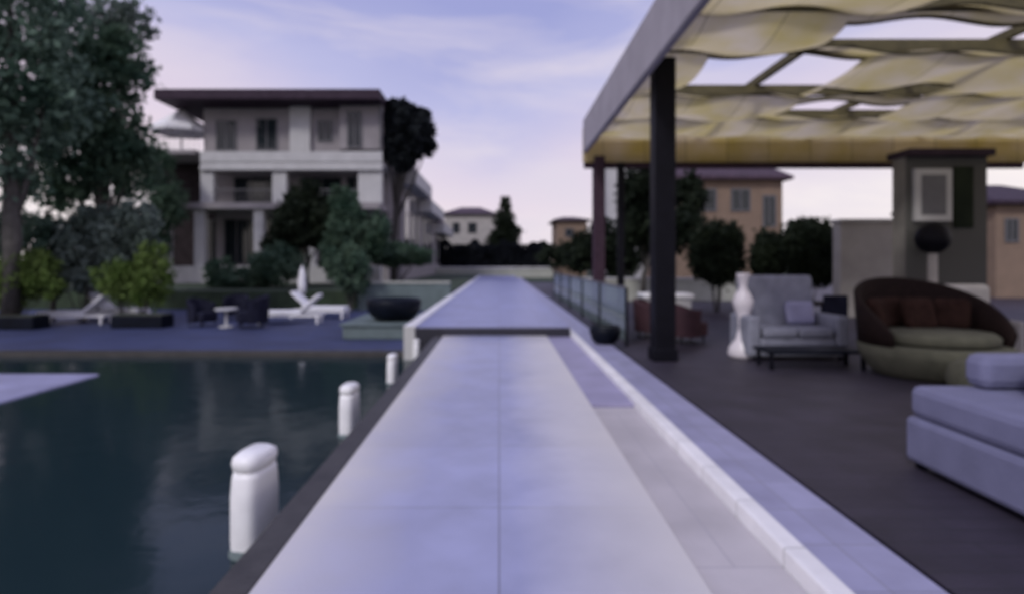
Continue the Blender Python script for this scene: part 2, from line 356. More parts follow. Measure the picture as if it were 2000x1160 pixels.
def shrub(name, label, blobs, n, size, m, base, group=None, cat='shrub'):
    t = thing(name, base, label, cat, group)
    mb = MB()
    for k in range(6):
        c, r = blobs[k % len(blobs)]; dx = random.uniform(-.5, .5) * r[0]; dy = random.uniform(-.5, .5) * r[1]
        mb.tube([(base[0] + dx * .2, base[1] + dy * .2, base[2]), (c[0] + dx, c[1] + dy, c[2])], [.025, .01], 5)
    mb.build('stems', 'bark', t); leaf_obj('foliage', blobs, n, size, m, t, zmin=base[2] + .01); return t
SG = 'sage shrubs behind the left loungers'
shrub('sage_shrub', 'pale sage shrub directly right of the dark cypress', [pb(165, 480, 19, 46, 60), pb(150, 540, 19, 44, 35), pb(185, 430, 19, 35, 30)], 5500, .09, 'leaf_pale', gp(160, 19, G0), SG)
shrub('sage_shrub', 'tall sage shrub in front of the building corner, behind the lime bush', [pb(245, 470, 19.3, 58, 60), pb(270, 430, 19.3, 40, 38), pb(235, 540, 19.3, 55, 35)], 6500, .09, 'leaf_pale', gp(245, 19.3, G0), SG)
shrub('sage_shrub', 'sage shrub at the left picture edge behind the lime bush', [pb(30, 460, 18.3, 66, 50), pb(40, 545, 18.3, 55, 35)], 4500, .09, 'leaf_grey', gp(30, 18.3, G0), SG)
LG = 'lime green bushes at the edge of the slate deck'
shrub('lime_bush', 'lime bush in a dark trough at the left picture edge', [pb(15, 555, 17.5, 66, 50), pb(60, 530, 17.5, 45, 45), pb(95, 560, 17.5, 30, 28)], 5200, .07, 'leaf_lime', gp(20, 17.5, G0), LG)
shrub('lime_bush', 'bright lime bush in a dark trough between the white and the black seats', [pb(285, 555, 18, 48, 45), pb(235, 545, 18, 46, 40), pb(300, 510, 18, 32, 36)], 5400, .07, 'leaf_lime', gp(278, 18, G0), LG)
def trough(px, d, w, lb):
    c = P(px, 500, d); t = thing('plant_trough', (c.x, d, G0), lb, 'planter', 'dark troughs under the lime bushes')
    B(c.x - w, c.x + w, d - .55, d + .1, G0, G0 + .38, b=.03).build('trough_body', 'blackstone', t)
    B(c.x - w + .05, c.x + w - .05, d - .5, d + .05, G0 + .38, G0 + .40).build('soil', 'ground', t)
trough(40, 17.2, .8, 'dark stone trough under the lime bush at the left edge'); trough(288, 17.6, .75, 'dark stone trough under the lime bush beside the black seats')
# trees before the main building
BG = 'trees in front of the apartment building'
tree('garden_tree', gp(600, 29, G1), 'dark green tree before the middle of the building', [pb(585, 430, 29, 50, 55), pb(560, 470, 29, 40, 45), pb(640, 440, 29, 45, 50), pb(600, 380, 29, 35, 30)], 11000, .13, 'leaf_dark', .14, BG)
tree('garden_tree', gp(690, 28, G1), 'mid green tree before the right end of the building', [pb(680, 450, 28, 42, 50), pb(655, 495, 28, 35, 40), pb(720, 480, 28, 35, 32), pb(670, 390, 28, 30, 28), pb(735, 455, 28, 30, 40)], 11000, .12, 'leaf_mid', .12, BG)
shrub('garden_shrub', 'low green shrub left of the black stone bowl', [pb(690, 525, 23, 36, 50), pb(660, 520, 23, 25, 40)], 3000, .09, 'leaf_mid', gp(685, 23, G0))
shrub('garden_shrub', 'wide dark green shrub under the stepped wing', [pb(770, 498, 31, 55, 22), pb(820, 500, 31, 30, 18)], 3600, .12, 'leaf_mid', gp(780, 31, G1))
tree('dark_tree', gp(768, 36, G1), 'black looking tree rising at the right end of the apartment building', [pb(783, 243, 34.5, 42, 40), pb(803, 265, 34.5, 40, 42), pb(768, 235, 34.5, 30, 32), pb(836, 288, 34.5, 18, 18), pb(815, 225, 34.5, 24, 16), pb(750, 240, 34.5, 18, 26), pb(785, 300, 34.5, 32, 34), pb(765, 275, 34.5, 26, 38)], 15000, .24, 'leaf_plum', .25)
shrub('garden_shrub', 'leafy shrub at the foot of the two white columns of the building', [pb(470, 545, 27, 60, 24), pb(540, 520, 27, 50, 42), pb(430, 530, 27, 34, 26)], 7500, .10, 'leaf_mid', gp(500, 27, G1))
shrub('climbing_shrub', 'green climbing shrub on the left corner of the building under the parasol', [pb(300, 330, 31, 38, 50), pb(320, 400, 31, 40, 50), pb(290, 470, 31, 36, 50)], 6500, .12, 'leaf_mid', gp(305, 31, G1))
# far screen
def box_hedge(name, label, x0, x1, y0, y1, z0, z1, n, size, m):
    t = thing(name, ((x0 + x1) / 2, y0, z0), label, 'hedge')
    B(x0 + .25, x1 - .25, y0 + .25, y1 - .25, z0, z1 - .35).build('stems', m, t)
    k = int(n); p = RNG.random((k, 3)) * np.array([x1 - x0, y1 - y0, z1 - z0]) + np.array([x0, y0, z0])
    wob = .35 * np.sin(p[:, 0] * 1.9) + .2 * np.sin(p[:, 0] * 4.3); face = RNG.random(k)
    p[:, 1] = np.where(face < .6, y0 + RNG.random(k) * .4, p[:, 1]); p[:, 2] = np.where(face > .6, z1 + wob - RNG.random(k) * .5, p[:, 2])
    a = RNG.normal(size=(k, 3)); a /= np.linalg.norm(a, axis=1)[:, None]; b = np.cross(a, RNG.normal(size=(k, 3))); b /= np.linalg.norm(b, axis=1)[:, None]
    s = size; vs = np.stack([p - a * s, p + b * s * .5, p + a * s, p - b * s * .5], 1).reshape(-1, 3) - np.array(t.location)
    me = bpy.data.meshes.new('foliage'); me.from_pydata(vs.tolist(), [], [(4 * i, 4 * i + 1, 4 * i + 2, 4 * i + 3) for i in range(k)]); me.materials.append(M[m])
    o = bpy.data.objects.new('foliage', me); S.collection.objects.link(o); o.parent = t
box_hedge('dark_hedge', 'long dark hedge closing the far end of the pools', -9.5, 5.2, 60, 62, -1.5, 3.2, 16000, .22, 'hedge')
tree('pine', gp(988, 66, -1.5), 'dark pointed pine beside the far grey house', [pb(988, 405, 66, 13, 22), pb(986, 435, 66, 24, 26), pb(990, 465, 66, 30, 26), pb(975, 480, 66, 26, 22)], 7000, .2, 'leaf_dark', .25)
# right-hand bushes
RG = 'dark bushes behind the glass screens'
shrub('dark_bush', 'dark bush under the thin canopy post', [pb(1180, 480, 27, 50, 48), pb(1140, 495, 27, 42, 38), pb(1215, 500, 27, 45, 48)], 8000, .12, 'leaf_dark', gp(1175, 27, -.1), RG)
shrub('dark_bush', 'low dark bush left of the thin canopy post, nearest the far hedge', [pb(1085, 500, 36, 40, 22), pb(1125, 495, 36, 30, 26)], 3000, .14, 'leaf_dark', gp(1100, 36, -.1), RG)
TG = 'round clipped bushes behind the lounge'
shrub('topiary_ball', 'round dark clipped bush just left of the white vase', [pb(1400, 495, 19, 48, 58)], 16000, .09, 'leaf_dark', gp(1400, 19, -.1), TG)
shrub('topiary_ball', 'round dark clipped bush before the sky gap right of the beige house', [pb(1580, 482, 19, 52, 50), pb(1590, 520, 19, 48, 36)], 18000, .09, 'leaf_dark', gp(1582, 19, -.1), TG)
shrub('topiary_ball', 'small dark clipped bush between the two round ones', [pb(1500, 505, 20, 30, 48)], 9000, .09, 'leaf_dark', gp(1500, 20, -.1), TG)
tree('patio_tree', gp(1255, 22, -.1), 'dark tree behind the thick black post', [pb(1250, 370, 22, 40, 60), pb(1245, 440, 22, 42, 50), pb(1345, 385, 23, 32, 50), pb(1330, 450, 22, 40, 50)], 9000, .12, 'leaf_dark', .13)

# ------------------------------------------------------------------ buildings
def window(b, x0, x1, y, z0, z1, ft=.08, depth=.12, divs=1):
    mb = MB(); mb.box(x0 - ft, x1 + ft, y - .06, y + .02, z1, z1 + ft); mb.box(x0 - ft, x1 + ft, y - .06, y + .02, z0 - ft, z0)
    mb.box(x0 - ft, x0, y - .06, y + .02, z0, z1); mb.box(x1, x1 + ft, y - .06, y + .02, z0, z1)
    for k in range(1, divs + 1):
        xm = x0 + (x1 - x0) * k / (divs + 1); mb.box(xm - .03, xm + .03, y - .05, y + .02, z0, z1)
    f = mb.build('window', 'frame', b); B(x0, x1, y - .02, y - .01, z0, z1).build('pane', 'pane', f); return f
D = 33.0
def X(px, d=D): return (px - VX) * d / F
def Z(py, d=D): return EYE - (py - VY) * d / F
b = thing('apartment_building', (X(540), D, G1), 'large grey three storey apartment building with dark flat roof on the left', 'building')
B(X(385), X(745), D + 2.2, D + 14, G1, Z(205)).build('wall', 'stucco', b)
rf = B(X(318), X(748), D - .9, D + 14.5, Z(203), Z(183), b=.05).build('roof', 'fascia', b)
mb = MB(); mb.box(X(420), X(436), D + 6, D + 6.6, Z(183), Z(170)); mb.box(X(640), X(660), D + 5, D + 6, Z(183), Z(174)); rf['label'] = 'dark purple overhanging flat roof'; mb = MB(); mb.box(X(420), X(436), D + 6, D + 6.6, Z(183), Z(170)); mb.build('chimney', 'stucco', rf)
B(X(660), X(745) - .01, D + .3, D + 2.18, Z(290), Z(204)).build('stair_tower', 'stucco', b)
window(b, X(678), X(702), D + .28, Z(290) + .15, Z(218))
B(X(385) - .01, X(659.9), D + .75, D + 2.19, Z(318), Z(205)).build('front_wall', 'stucco', b)
for x0, x1, y0, y1 in ((412, 448, 288, 232), (492, 530, 288, 228), (615, 640, 270, 232)): window(b, X(x0), X(x1), D + .74, Z(y0), Z(y1), divs=1)
B(X(560), X(600), D + .45, D + .749, Z(318), Z(204)).build('pier', 'pale', b)
B(X(395), X(748) , D - .2, D + 2.19, Z(326), Z(318)).build('balcony_slab', 'pale', b)
B(X(395), X(748), D - .25, D - .05, Z(318), Z(298)).build('balcony_parapet', 'pale', b)
B(X(395), X(748), D - .3, D + .02, Z(334), Z(326) - .002).build('balcony_beam', 'pale', b)
for px0, px1 in ((393, 418), (533, 560), (700, 746)): B(X(px0), X(px1), D - .1, D + .35, Z(398), Z(334) - .002).build('pillar', 'pale', b)
window(b, X(425), X(525), D + 2.18, Z(393), Z(338), divs=2); window(b, X(566), X(645), D + 2.18, Z(393), Z(338), divs=1)
window(b, X(660), X(694), D + 2.18, Z(393), Z(338))
B(X(305), X(745), D - .6, D + 2.19, Z(410), Z(398)).build('balcony_slab', 'stucco', b)
for px in (328, 395, 510, 610): B(X(px - 9), X(px + 9), D - .4, D + .1, Z(520), Z(410) - .002).build('column', 'pale', b)
B(X(300), X(745), D - .5, D + .2, G1, Z(520), b=.02).build('terrace_parapet', 'pale', b)
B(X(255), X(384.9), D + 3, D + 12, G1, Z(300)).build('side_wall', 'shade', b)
B(X(262), X(384.8), D - .2, D + 12, Z(302), Z(294)).build('terrace_slab', 'stucco', b)
for x0, x1 in ((345, 380),): window(b, X(x0), X(x1), D + 2.9, Z(515), Z(425))
window(b, X(405), X(500), D + 2.18, Z(515), Z(425), divs=3); window(b, X(530), X(600), D + 2.18, Z(515), Z(425), divs=1)
for px, py in ((640, 470), (715, 470)): window(b, X(px), X(px + 26), D + 2.18, Z(500), Z(435))
mb = MB()
for k in range(14): mb.box(X(268) + k * .27, X(268) + k * .27 + .03, D - .15, D - .12, Z(294), Z(272))
mb.box(X(265), X(385), D - .16, D - .1, Z(272), Z(270)); mb.build('railing', 'frame', b)
MB().tube([(X(742), D + .2, Z(203)), (X(742), D + .2, G1 + .1)], .06).build('downpipe', 'frame', b)
for x0, x1 in ((398, 535), (562, 698)):
    mb = MB(); n_ = int((X(x1) - X(x0)) / .22)
    for q in range(n_): xx = X(x0) + (X(x1) - X(x0)) * q / n_; mb.box(xx, xx + .025, D - .05, D - .02, Z(398), Z(372))
    mb.box(X(x0), X(x1), D - .06, D - .01, Z(372), Z(370)); mb.build('railing', 'frame', b)
# parasol on the roof terrace
def parasol(loc, r, ph, ch, label):
    t = thing('white_parasol', loc, label, 'parasol'); x, y, z = loc
    n = 8; mb = MB(); top = (x, y, z + ph + ch); vs = [top]; fs = []
    for k in range(n * 2):
        a = math.pi * k / n; rr = r * (1 if k % 2 == 0 else .93); vs.append((x + rr * math.cos(a), y + rr * math.sin(a), z + ph))
    for k in range(n * 2):
        a = math.pi * k / n; rr = r * (1 if k % 2 == 0 else .93); vs.append((x + rr * math.cos(a), y + rr * math.sin(a), z + ph - .22))
    m_ = n * 2
    for k in range(m_): j = (k + 1) % m_; fs.append((0, 1 + k, 1 + j)); fs.append((1 + k, 1 + m_ + k, 1 + m_ + j, 1 + j))
    mb.add(vs, fs); mb.build('canopy', 'whitefab', t)
    MB().tube([(x, y, z), (x, y, z + ph + ch + .1)], .05).build('pole', 'whiteplastic', t)
    MB().lathe([(.35, 0), (.35, .08), (.08, .12)], (x, y, z)).build('base', 'plinth', t)
    mb = MB()
    for k in range(n): a = 2 * math.pi * k / n; mb.tube([(x, y, z + ph + ch - .15), (x + r * .95 * math.cos(a), y + r * .95 * math.sin(a), z + ph + .01)], .015, 4)
    mb.build('ribs', 'whiteplastic', t)
parasol((X(332), D + 1.2, Z(294)), 1.65, Z(245) - Z(294), Z(202) - Z(245), 'open white parasol on the roof terrace left of the dark roof')
# stepped wing going away at the right end
for i, (d0, d1, top, x0) in enumerate(((36.5, 45, 7.3, -6.05), (45.01, 55, 6.3, -6.05), (55.01, 66, 5.2, -6.05))):
    w = thing('terraced_wing', (x0 - 3, d0, G1), ('tallest stepped wing block, joined to the apartment building', 'middle block of the stepped wing under a plum roof', 'lowest and farthest block of the stepped wing')[i], 'building', 'stepped wing blocks right of the apartment building')
    B(x0 - 6, x0, d0, d1, G1, top - 1.0).build('wall', 'stucco', w)
    B(x0 - 6, x0 + .9, d0 - .05, d1 - .02, top - 1.0, top - .1).build('balcony_parapet', 'pale', w)
    rf = MB(); rf.add([(x0 + .5, d0 + .1, top - .1), (x0 + .5, d1 - .1, top - .1), (x0 - 6, d1 - .1, top - .1), (x0 - 6, d0 + .1, top - .1), (x0 - .6, d0 + .6, top + 1.5), (x0 - .6, d1 - .6, top + 1.5), (x0 - 5, d1 - .6, top + 1.5), (x0 - 5, d0 + .6, top + 1.5)],
           [(0, 1, 5, 4), (1, 2, 6, 5), (2, 3, 7, 6), (3, 0, 4, 7), (4, 5, 6, 7), (3, 2, 1, 0)]); rf.build('roof', 'roofp', w)
    for yy in np.arange(d0 + 1, d1 - 1.5, 2.6):
        mb = MB(); mb.box(x0 + .001, x0 + .04, yy, yy + 1.7, 1.2, top - 1.25); f = mb.build('window', 'frame', w)
        B(x0 + .041, x0 + .05, yy + .1, yy + 1.6, 1.3, top - 1.35).build('pane', 'pane', f)
    mb = MB(); mb.box(x0 - 3, x0 - .6, d0 - .04, d0 - .001, 1.2, top - 1.3); f = mb.build('window', 'frame', w)
    B(x0 - 2.9, x0 - .7, d0 - .05, d0 - .041, 1.3, top - 1.4).build('pane', 'pane', f)
# far houses
def house(name, label, px0, px1, d, ytop, yroof, dep, wall, roof, base=-1.5, wins=(), hip=.6):
    x0, x1 = X(px0, d), X(px1, d); zt = Z(ytop, d); zr = Z(yroof, d)
    h = thing(name, ((x0 + x1) / 2, d, base), label, 'house')
    B(x0, x1, d, d + dep, base, zt).build('wall', wall, h)
    o = .4; cx = (x0 + x1) / 2; hw = (x1 - x0) / 2 * (1 - hip)
    MB().add([(x0 - o, d - o, zt), (x1 + o, d - o, zt), (x1 + o, d + dep + o, zt), (x0 - o, d + dep + o, zt), (x0 - o, d - o, zt + .15), (x1 + o, d - o, zt + .15), (x1 + o, d + dep + o, zt + .15), (x0 - o, d + dep + o, zt + .15), (cx - hw, d + dep / 2, zr), (cx + hw, d + dep / 2, zr)],
             [(3, 2, 1, 0), (0, 1, 5, 4), (1, 2, 6, 5), (2, 3, 7, 6), (3, 0, 4, 7), (4, 5, 9, 8), (6, 7, 8, 9), (5, 6, 9), (7, 4, 8)]).build('roof', roof, h)
    for (a0, b0, a1, b1) in wins: window(h, X(a0, d), X(a1, d), d - .001, Z(b1, d), Z(b0, d))
    return h
house('far_house', 'grey house with a low plum roof left of the pine', 868, 965, 76, 420, 400, 8, 'greywall', 'roofp', wins=((885, 436, 897, 455), (915, 436, 930, 455)))
house('small_house', 'small brown roofed house left of the thin canopy post', 1088, 1146, 62, 432, 420, 6, 'pinkwall', 'roofp', wins=((1105, 448, 1118, 462),))
house('beige_house', 'pinkish beige house seen under the canopy behind the white vase', 1322, 1528, 30, 352, 262, 7, 'pinkwall', 'roofp', base=-.04,
      wins=((1356, 372, 1396, 410), (1430, 372, 1462, 410), (1492, 385, 1512, 440)), hip=.75)
h2 = thing('white_villa', (X(1250, 45), 45, -.1), 'narrow pale villa end seen between the canopy posts', 'house')
B(X(1188, 45), X(1260, 45), 45, 50, -.1, Z(318, 45)).build('wall', 'pale', h2); B(X(1184, 45), X(1264, 45), 44.7, 50.3, Z(318, 45), Z(308, 45)).build('roof', 'roofp', h2)
window(h2, X(1228, 45), X(1246, 45), 44.99, Z(400, 45), Z(350, 45))
# low cream wall at the far end
w = thing('boundary_wall', (-2, 56, -.3), 'low cream wall across the far end of the pools', 'wall')
B(-14, 5.1, 56, 56.4, -.6, .85).build('wall_face', 'cream', w); B(-14.05, 5.15, 55.9, 56.5, .85, .95, b=.02).build('cap', 'coping', w)

# ------------------------------------------------------------------ black bowl on its plinth
bw = P(768, 590, 15.5)
t = thing('stone_plinth', (bw.x, 15.5, G0), 'grey green stone plinth carrying the black bowl beside the upper pool', 'plinth')
B(bw.x - 1.1, bw.x + .72, 14.6, 17.4, G0, -.10, b=.04).build('plinth_block', 'plinth', t)
B(bw.x - 1.16, bw.x + .76, 14.54, 17.46, -.10, -.04, b=.02).build('plinth_cap', 'plinth', t)
t = thing('stone_bowl', (bw.x, 15.6, -.04), 'wide black stone bowl on the grey green plinth', 'bowl')
MB().lathe([(.40, 0), (.58, .10), (.70, .27), (.73, .45), (.70, .56), (.66, .57), (.60, .50), (.3, .46)], (bw.x, 15.6, -.04), 32).build('bowl', 'blackstone', t, True)
MB().lathe([(.6, .505), (.6, .51)], (bw.x, 15.6, -.04), 32).build('bowl_water', 'w_dark', t)
# low hedge wall behind it
t = thing('garden_wall', (-5, 23.5, G0), 'low grey green wall behind the black bowl', 'wall')
B(X(700, 23.5), -1.96, 23.4, 23.7, G0, .62).build('wall_face', 'plinth', t); B(X(697, 23.5), -1.955, 23.35, 23.75, .62, .70, b=.02).build('cap', 'cream', t)

# ------------------------------------------------------------------ left deck furniture
def sun_lounger(loc, rz, label, grp):
    t = thing('sun_lounger', (0, 0, 0), label, 'lounger', grp)
    mb = MB(); mb.box(-1.0, .95, -.33, -.28, .22, .29); mb.box(-1.0, .95, .28, .33, .22, .29); mb.box(-1.0, -.95, -.28, .28, .22, .29); mb.box(.9, .95, -.28, .28, .22, .29)
    mb.build('frame', 'whiteplastic', t)
    for x in (-.92, .85):
        for y in (-.305, .305): B(x - .03, x + .03, y - .024, y + .024, 0, .219).build('leg', 'whiteplastic', t)
    B(-.98, .35, -.30, .30, .295, .40, b=.04).build('seat_cushion', 'whitefab', t)
    MB().box(0, .78, -.30, .30, 0, .10, b=.04, mtx=Matrix.Translation((.34, 0, .33)) @ Matrix.Rotation(R(-42), 4, 'Y')).build('backrest_cushion', 'whitefab', t)
    t.location = loc; t.rotation_euler = (0, 0, rz); return t
LGP = 'white sun loungers on the slate deck'
sl = sun_lounger((X(140, 18.2), 18.4, G0), R(8), 'white sun lounger between the two lime bushes, left', LGP)
dup(sl, (X(200, 18.9), 19.6, G0), 'white sun lounger half hidden behind the lime bush on its right', R(172))
dup(sl, (X(570, 18.6), 18.6, G0), 'white sun lounger right of the black seats, its back raised to the right', R(4))
dup(sl, (X(610, 19.6), 20.3, G0), 'white sun lounger nearest the green shrub, behind the other right one', R(176))
def tub_chair(loc, rz, label, grp, m='darkfab'):
    t = thing('tub_chair', (0, 0, 0), label, 'armchair', grp)
    B(-.30, .30, -.32, .26, .14, .42, b=.05).build('seat', m, t)
    vs = []; n = 20; mb = MB(); ro = []; 
    for k in range(n + 1):
        a = R(-20 + 220 * k / n); h = .66 + .14 * math.sin(max(0, min(math.pi, a)))
        ro.append([(.30 * math.cos(a), .02 + .30 * math.sin(a), .13), (.38 * math.cos(a), .02 + .38 * math.sin(a), .13), (.41 * math.cos(a), .02 + .41 * math.sin(a), h), (.33 * math.cos(a), .02 + .33 * math.sin(a), h)])
    mb.rings(ro); mb.build('backrest', m, t, False)
    for x in (-.26, .26):
        for y in (-.24, .24): MB().tube([(x, y, 0), (x * .95, y * .95, .15)], [.015, .022], 6).build('leg', 'black', t)
    t.location = loc; t.rotation_euler = (0, 0, rz); return t
CG = 'black tub chairs on the slate deck'
tch = tub_chair((X(395, 17.6), 17.6, G0), R(70), 'black tub chair nearest the right lime bush', CG)
tch.scale = (1, 1, 1.05)
dup(tch, (X(490, 17.2), 17.2, G0), 'black tub chair right of the pale round table', R(-60), 1.2)
dup(tch, (X(455, 19.4), 19.6, G0), 'black tub chair behind the pale round table', R(5))
t = thing('round_table', (X(442, 17.4), 17.4, G0), 'small pale round table between the black tub chairs', 'table')
x, y, z = t.location
MB().lathe([(.30, .50), (.32, .52), (.32, .545), (.30, .56)], (x, y, z)).build('tabletop', 'pale', t); MB().lathe([(.2, 0), (.2, .03), (.04, .06), (.035, .499)], (x, y, z)).build('pedestal', 'pale', t)
t = thing('side_parasol', (X(590, 21.2), 21.2, G0), 'closed white parasol standing among the right loungers', 'parasol')
x, y, z = t.location
MB().lathe([(.05, .75), (.13, .8), (.15, 1.1), (.10, 1.5), (.03, 1.75)], (x, y, z), 12).build('folded_canopy', 'whitefab', t, True); MB().tube([(x, y, z), (x, y, z + 1.8)], .025).build('pole', 'whiteplastic', t)
MB().lathe([(.25, 0), (.25, .08), (.05, .1)], (x, y, z)).build('base', 'plinth', t)

# ------------------------------------------------------------------ canopy over the terrace
CZ = EYE + 3.25; CX0, CX1, CY0, CY1 = 2.32, 14.0, 4.0, 15.5
cp = thing('canopy', (8, 10, -.10), 'large olive canvas canopy on dark posts over the terrace', 'canopy')
holes = [(3.35, 5.8, 9.4, 11.4), (6.1, 8.3, 12.0, 12.9), (5.9, 8.2, 10.7, 11.5), (4.7, 9.6, 7.95, 8.85), (5.3, 9.4, 6.2, 7.55)]
gx = np.array(sorted(set(list(np.linspace(CX0 + .05, CX1 - .05, 90)) + [h[i] for h in holes for i in (0, 1)])))
gy = np.array(sorted(set(list(np.linspace(CY0, CY1, 110)) + [h[i] for h in holes for i in (2, 3)]))); nx, ny = len(gx), len(gy)
beams_y = [4.05, 7.75, 9.3, 11.7, 13.6, 15.45]
def canz(x, y):
    for k in range(len(beams_y) - 1):
        if beams_y[k] <= y <= beams_y[k + 1]:
            s = (y - beams_y[k]) / (beams_y[k + 1] - beams_y[k]); return CZ - .16 * math.sin(math.pi * s) ** 1.0 * (1 + .25 * math.sin(x * 1.7 + k * 2)) - .05 * math.sin(x * 3.1 + y * 2.3) + .05
    return CZ + .05
mb = MB(); mb.v = [(float(x), float(y), canz(x, y)) for y in gy for x in gx]
for j in range(ny - 1):
    for i in range(nx - 1):
        cx, cy = (gx[i] + gx[i + 1]) / 2, (gy[j] + gy[j + 1]) / 2
        if any(h[0] < cx < h[1] and h[2] < cy < h[3] for h in holes): continue
        mb.f.append((j * nx + i, j * nx + i + 1, (j + 1) * nx + i + 1, (j + 1) * nx + i))
cv = mb.build('canvas', 'canvas', cp, True)
for h in holes:                                          # stitched hems round each opening
    for x0, x1, y0, y1 in ((h[0] - .03, h[1] + .03, h[2] - .05, h[2] + .01), (h[0] - .03, h[1] + .03, h[3] - .01, h[3] + .05)):
        hm = MB(); n_ = 30
        for q in range(n_):
            xa = x0 + (x1 - x0) * q / n_; xb = x0 + (x1 - x0) * (q + 1) / n_; yc = (y0 + y1) / 2
            hm.add([(xa, y0, canz(xa, yc) - .02), (xb, y0, canz(xb, yc) - .02), (xb, y1, canz(xb, yc) - .02), (xa, y1, canz(xa, yc) - .02), (xa, y0, canz(xa, yc) + .015), (xb, y0, canz(xb, yc) + .015), (xb, y1, canz(xb, yc) + .015), (xa, y1, canz(xa, yc) + .015)], [(3, 2, 1, 0), (4, 5, 6, 7), (0, 1, 5, 4), (2, 3, 7, 6)])
        hm.build('hem', 'beam', cp)
for y in beams_y[1:-1]: B(CX0 + .05, CX1, y - .06, y + .06, CZ + .06, CZ + .24).build('beam', 'beam', cp)
for x in (5.1, 8.0, 11): B(x - .05, x + .05, CY0, CY1, CZ + .245, CZ + .38).build('rafter', 'beam', cp)
B(CX0 - .10, CX0 + .02, CY0 - 2, CY1 + .1, CZ - .38, CZ + .5, b=.03).build('side_valance', 'valance', cp)
B(CX0 - .10, CX1 + .1, CY1 + .11, CY1 + .2, CZ - .62, CZ + .3, b=.02).build('rear_valance', 'canvas', cp)
B(CX0 - .05, CX1, CY1 + .21, CY1 + .33, CZ - .76, CZ - .45).build('rear_beam', 'postwood', cp)
for x, y, w_, m_, zb in ((2.68, 9.65, .17, 'black', CZ + .05), (2.66, 15.75, .15, 'postwood', CZ - .45), (3.25, 15.75, .09, 'black', CZ - .45), (10.75, 15.75, .12, 'postwood', CZ - .45), (13.2, 9.65, .17, 'black', CZ + .05)):
    B(x - w_, x + w_, y - w_ + (0.0), y + w_, -.10, zb, b=.02).build('post', m_, cp)
    B(x - w_ - .03, x + w_ + .03, y - w_ - .03, y + w_ + .03, -.099, .10, b=.02).build('post_shoe', 'black', cp)

# ------------------------------------------------------------------ glass screens beside the deck strip
def glass_screen(loc, ln, rz, label):
    t = thing('glass_screen', (0, 0, 0), label, 'screen', 'glass screens beside the pool deck')
    B(.05, ln - .05, -.006, .006, .08, 1.08).build('pane', 'teal', t)
    for x in (0, ln): B(x - .025, x + .025, -.025, .025, 0, 1.1).build('post', 'black', t)
    B(.05, ln - .05, -.02, .02, 1.08, 1.12).build('rail', 'frame', t)
    t.location = loc; t.rotation_euler = (0, 0, rz); return t
gs = glass_screen((2.42, 11.2, -.1), 2.9, R(90), 'nearest glass screen beside the pool deck')
for i, lb in enumerate(('second glass screen from the thick black post', 'third glass screen from the thick black post', 'fourth glass screen from the thick black post', 'farthest glass screen beside the pool deck')):
    dup(gs, (2.42, 14.2 + 3 * i, -.1), lb, R(90))
t = thing('black_pot', (1.96, 10.9, -.012), 'low black pot on the deck strip before the glass screens', 'pot')
MB().lathe([(.16, 0), (.25, .08), (.29, .22), (.27, .33), (.24, .33), (.22, .28), (.1, .27)], (1.96, 10.9, -.012)).build('pot_body', 'blackstone', t, True)
MB().lathe([(.22, .285), (.2, .30), (.05, .31)], (1.96, 10.9, -.012)).build('soil', 'ground', t)
# planter wall between posts
t = thing('planter_wall', (4.0, 20.5, -.1), 'pale rendered planter wall behind the glass screens', 'wall')
B(2.9, 12.5, 24.2, 24.6, -.1, .75).build('wall_face', 'cream', t); B(2.85, 12.55, 24.15, 24.65, .75, .83, b=.02).build('cap', 'pale', t)

# ------------------------------------------------------------------ lounge under the canopy
def sofa_block(name, loc, lx, ly, h, label, m='sofa', back=None, rz=0):
    t = thing(name, (0, 0, 0), label, 'sofa')
    B(-lx / 2, lx / 2, -ly / 2, ly / 2, .05, h * .62, b=.04).build('base', m, t)
    B(-lx / 2 + .02, lx / 2 - .02, -ly / 2 - .01, ly / 2 - .02, h * .62 + .003, h, b=.055).build('seat_cushion', m, t)
    if back: B(-lx / 2 + .42, lx / 2 - .02, ly / 2 - .26, ly / 2 - .03, h + .003, h + back, b=.07).build('back_cushion', m, t)
    for x in (-lx / 2 + .08, lx / 2 - .08):
        for y in (-ly / 2 + .08, ly / 2 - .08): B(x - .03, x + .03, y - .03, y + .03, 0, .05).build('leg', 'black', t)
    t.location = loc; t.rotation_euler = (0, 0, rz); return t
sofa_block('sofa', (4.33, 3.7, -.10), 2.3, 1.85, .64, 'large slate blue sofa at the right picture edge', back=.26, rz=R(-1))
so = [o for o in bpy.data.objects if o.name == 'sofa'][0]
for q in (-.55, .0, .55):
    mb = MB().box(q - .27, q + .27, .30, .46, .66, 1.0, b=.07); mb.v = [(p[0] + .18 + so.location.x, p[1] + so.location.y, p[2] + so.location.z) for p in mb.v]; mb.build('cushion', 'sofa2' if q else 'browncush', so)
# grey love seat with vase
lv = thing('love_seat', (4.85, 9.95, -.10), 'high backed grey love seat right of the white vase', 'sofa')
x, y, z = lv.location
B(x - .62, x + .62, y - .42, y + .30, z + .06, z + .36, b=.05).build('base', 'sofa2', lv)
for k in (-1, 1): B(x + min(0, k * .58) + .01, x + max(0, k * .58) - .01, y - .44, y + .22, z + .363, z + .52, b=.05).build('seat_cushion', 'sofa2', lv)
MB().box(-.64, .64, -.12, .12, 0, 1.06, b=.07, mtx=Matrix.Translation((x, y + .36, z + .30)) @ Matrix.Rotation(R(-6), 4, 'X')).build('backrest', 'sofa2', lv)
for k in (-1, 1): B(x + k * .72 - .10, x + k * .72 + .10, y - .44, y + .36, z + .06, z + .72, b=.05).build('armrest', 'sofa2', lv)
for k in (-1, 1):
    for yy in (-.36, .28): B(x + k * .7 - .03, x + k * .7 + .03, y + yy - .03, y + yy + .03, z, z + .06).build('leg', 'black', lv)
